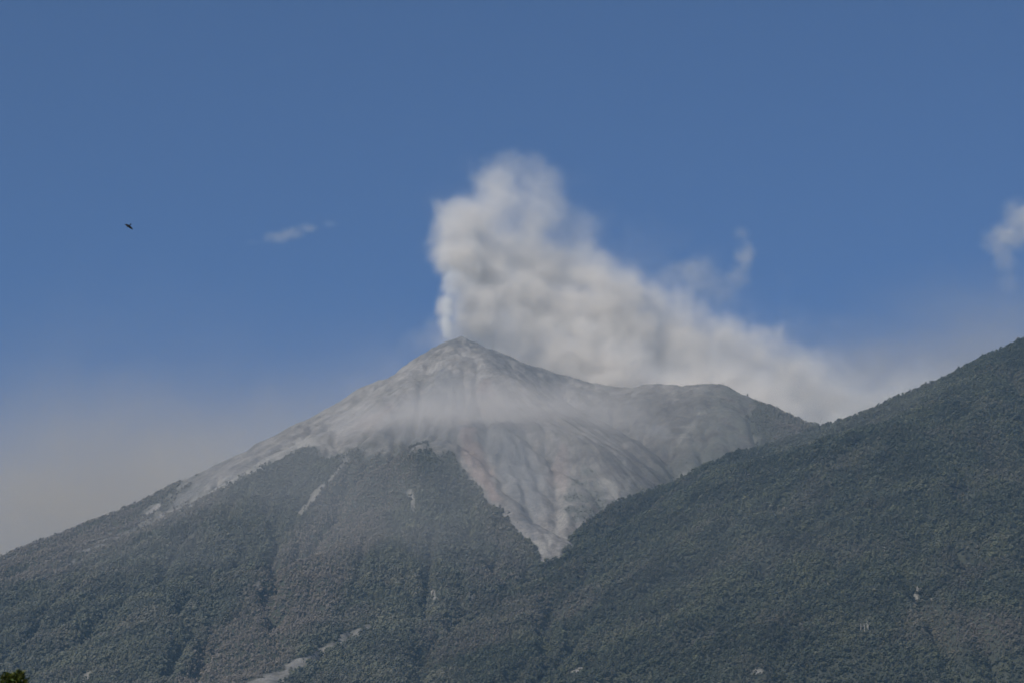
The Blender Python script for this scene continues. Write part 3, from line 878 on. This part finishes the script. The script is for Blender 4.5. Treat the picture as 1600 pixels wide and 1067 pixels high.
for u, v in ((1343, 984), (1346, 981), (1350, 986), (1353, 980), (1357, 985)):
    p = ground_hit(u, v + 4, True)
    H = q.uniform(8, 12)
    ts = [tube([(0, 0, -1), (q.normal(0, .3), 0, H * .5), (q.normal(0, .6), 0, H)], [.75, .6, .3])]
    for k in range(6):
        a = q.uniform(0, 6.28); z0 = H * q.uniform(.4, .85)
        ts.append(tube([(0, 0, z0), (1.4 * math.cos(a), 1.4 * math.sin(a), z0 + 1.4), (2 * math.cos(a), 2 * math.sin(a), z0 + 3)], [.35, .25, .1], 4))
    v_, f_ = join_tubes(ts)
    o = link('dead_tree', mesh_np('dead_tree', v_, f_), mats=[M_pale])
    o.location = (p[0], p[1] - 6, p[2] + 5)
    tag(o, 'bleached bare dead tree in the small cluster low on the right ridge', 'dead tree', 'bleached dead trees')

# ------------------------------------------------------------------ near tree, only its top showing
def near_tree():
    D = 60.0
    tip = at(28, 1050, D)
    root = bpy.data.objects.new('garden_tree', None); COL.objects.link(root)
    root.location = (tip[0], tip[1], 0)
    tag(root, 'sunlit green treetop poking into the bottom left corner', 'tree')
    org = np.array((tip[0], tip[1], 0.0))
    loc = lambda u, v, d=D: at(u, v, d) - org
    q = np.random.default_rng(77)
    m, nt, b = mat('near_leaves', .45)
    b.inputs['Specular IOR Level'].default_value = .35
    a = nt.nodes.new('ShaderNodeAttribute'); a.attribute_name = 'leaf'
    tr = nt.nodes.new('ShaderNodeBsdfTranslucent'); mx = nt.nodes.new('ShaderNodeMixShader'); mx.inputs[0].default_value = .3
    nt.links.new(a.outputs['Color'], b.inputs['Base Color']); nt.links.new(a.outputs['Color'], tr.inputs['Color'])
    nt.links.new(b.outputs[0], mx.inputs[1]); nt.links.new(tr.outputs[0], mx.inputs[2]); nt.links.new(mx.outputs[0], nt.nodes['Material Output'].inputs['Surface'])
    C_, R_ = [], []
    px = D / FPX
    sprigs = [((28, 1056), 9), ((33, 1053), 6), ((27, 1064), 12), ((14, 1058), 8), ((11, 1062), 7), ((36, 1064), 8), ((20, 1062), 9), ((1, 1068), 6), ((-10, 1066), 9), ((38, 1070), 7), ((22, 1072), 14), ((6, 1056), 3)]
    leaves = []
    for (u, v), r in sprigs:
        c = loc(u, v, D + q.uniform(-.2, .2))
        for _ in range(int(r * 13)):
            d = q.normal(0, 1, 3); d /= np.linalg.norm(d)
            leaves.append((c + d * r * px * q.uniform(.3, 1.0), d, q.uniform(.06, .10)))
    top = loc(24, 1085)
    lobes = [(top + np.array((0, 0, -2.3)), 2.3)] + [(top + np.array((q.uniform(-2, 2), q.uniform(-1.8, 1.8), q.uniform(-4.2, -1.9))), q.uniform(1.0, 1.6)) for _ in range(9)]
    lobes = [(c, min(r, top[2] - c[2] - .12)) for c, r in lobes]
    for c, r in lobes:
        for _ in range(int(420 * r * r)):
            d = q.normal(0, 1, 3); d /= np.linalg.norm(d)
            leaves.append((c + d * r * q.uniform(.55, 1.0) * np.array((1, 1, .95)), d, q.uniform(.09, .15)))
    V_, F_, K_ = [], [], []
    for c, d, L in leaves:
        t = d * .6 + q.normal(0, .6, 3); t /= np.linalg.norm(t)
        n = np.cross(t, q.normal(0, 1, 3) + np.array((0, 0, .4))); n /= np.linalg.norm(n)
        s = np.cross(t, n) * L * .26
        o = len(V_)
        V_ += [c, c + t * L * .45 + s + n * L * .06, c + t * L, c + t * L * .45 - s + n * L * .06]
        F_ += [(o, o + 1, o + 2), (o, o + 2, o + 3)]
        k = np.array((.075, .098, .014)) * q.uniform(.5, 1.5); k[0] *= q.uniform(.8, 1.4)
        K_ += [np.append(k, 1)] * 4
    me = mesh_np('crown', np.array(V_), np.array(F_)); attr(me, 'leaf', 'FLOAT_COLOR', np.array(K_))
    link('crown', me, root, [m])
    H = top[2]
    ts = [tube([(0, 0, -.3), (.1, .1, H * .35), (-.1, 0, H * .7), tuple(loc(24, 1066))], [.24, .19, .10, .012], 8)]
    for c, r in lobes[1:]:
        ts.append(tube([(0, 0, H * .5), tuple(c * .6 + np.array((0, 0, H * .25))), tuple(c)], [.09, .06, .02], 6))
    for (u, v), r in sprigs:
        ts.append(tube([tuple(loc(24, 1084)), tuple(loc(u, v))], [.014, .005], 4))
    v, f = join_tubes(ts)
    link('trunk', mesh_np('trunk', v, f, True), root, [M_bark])


near_tree()


# ------------------------------------------------------------------ soaring bird
def bird():
    V_, F_ = [], []

    def ring_body(prof, seg=10):
        o = len(V_)
        for y, r, z in prof:
            for k in range(seg):
                t = 2 * math.pi * k / seg
                V_.append((r * math.cos(t), y, z + r * .9 * math.sin(t)))
        for i in range(len(prof) - 1):
            for k in range(seg):
                F_.append((o + i * seg + k, o + i * seg + (k + 1) % seg, o + (i + 1) * seg + (k + 1) % seg, o + (i + 1) * seg + k))
    ring_body([(.36, .004, -.005), (.33, .018, 0), (.30, .034, .005), (.26, .045, .008), (.22, .04, .005), (.18, .055, 0), (.10, .085, -.01), (0, .10, -.015), (-.10, .085, -.01), (-.20, .05, 0), (-.28, .02, .0)])

    def slab(top):
        o = len(V_); n = len(top)
        for p in top: V_.append(p)
        for p in top: V_.append((p[0], p[1], p[2] - .012))
        F_.append(tuple(range(o, o + n))); F_.append(tuple(range(o + 2 * n - 1, o + n - 1, -1)))
        for k in range(n): F_.append((o + k, o + n + k, o + n + (k + 1) % n, o + (k + 1) % n))
    for s, up in ((1, .18), (-1, .55)):
        z = lambda x: .02 + up * x * .55
        # inner wing, outer wing, five primaries
        slab([(s * .04, .13, z(0)), (s * .22, .17, z(.22)), (s * .40, .14, z(.40)), (s * .40, -.14, z(.40)), (s * .22, -.17, z(.22)), (s * .04, -.16, z(0))][::s])
        slab([(s * .40, .14, z(.40)), (s * .56, .08, z(.58)), (s * .58, -.10, z(.58)), (s * .40, -.14, z(.40))][::s])
        for k in range(5):
            y0 = .08 - k * .042; x1 = .80 - .035 * k * (k * .5); y1 = y0 - .02 - .035 * k
            slab([(s * .54, y0, z(.56)), (s * x1, y1, z(.56) + .05), (s * (x1 - .01), y1 - .022, z(.56) + .05), (s * .54, y0 - .038, z(.56))][::s])
    slab([(-.03, -.18, 0), (.03, -.18, 0), (.11, -.44, -.01), (.05, -.46, -.01), (-.05, -.46, -.01), (-.11, -.44, -.01)][::-1])
    me = bpy.data.meshes.new('bird'); me.from_pydata([tuple(v) for v in V_], [], F_); me.update()
    m, nt, b = mat('black_plumage', .7)
    b.inputs['Base Color'].default_value = (.008, .008, .009, 1)
    o = link('bird', me, mats=[m])
    right = Vector((.72, -.22, -.62)).normalized(); fwd = Vector((-.72, -.25, -.62)); fwd = (fwd - right * fwd.dot(right)).normalized(); up = right.cross(fwd)
    o.matrix_world = Matrix.Translation(Vector(at(201, 353.5, 350))) @ Matrix((right, fwd, up)).transposed().to_4x4()
    tag(o, 'small black bird soaring in the blue sky left of the plume', 'bird')


bird()

print('script done', round(time.time() - T0, 1))
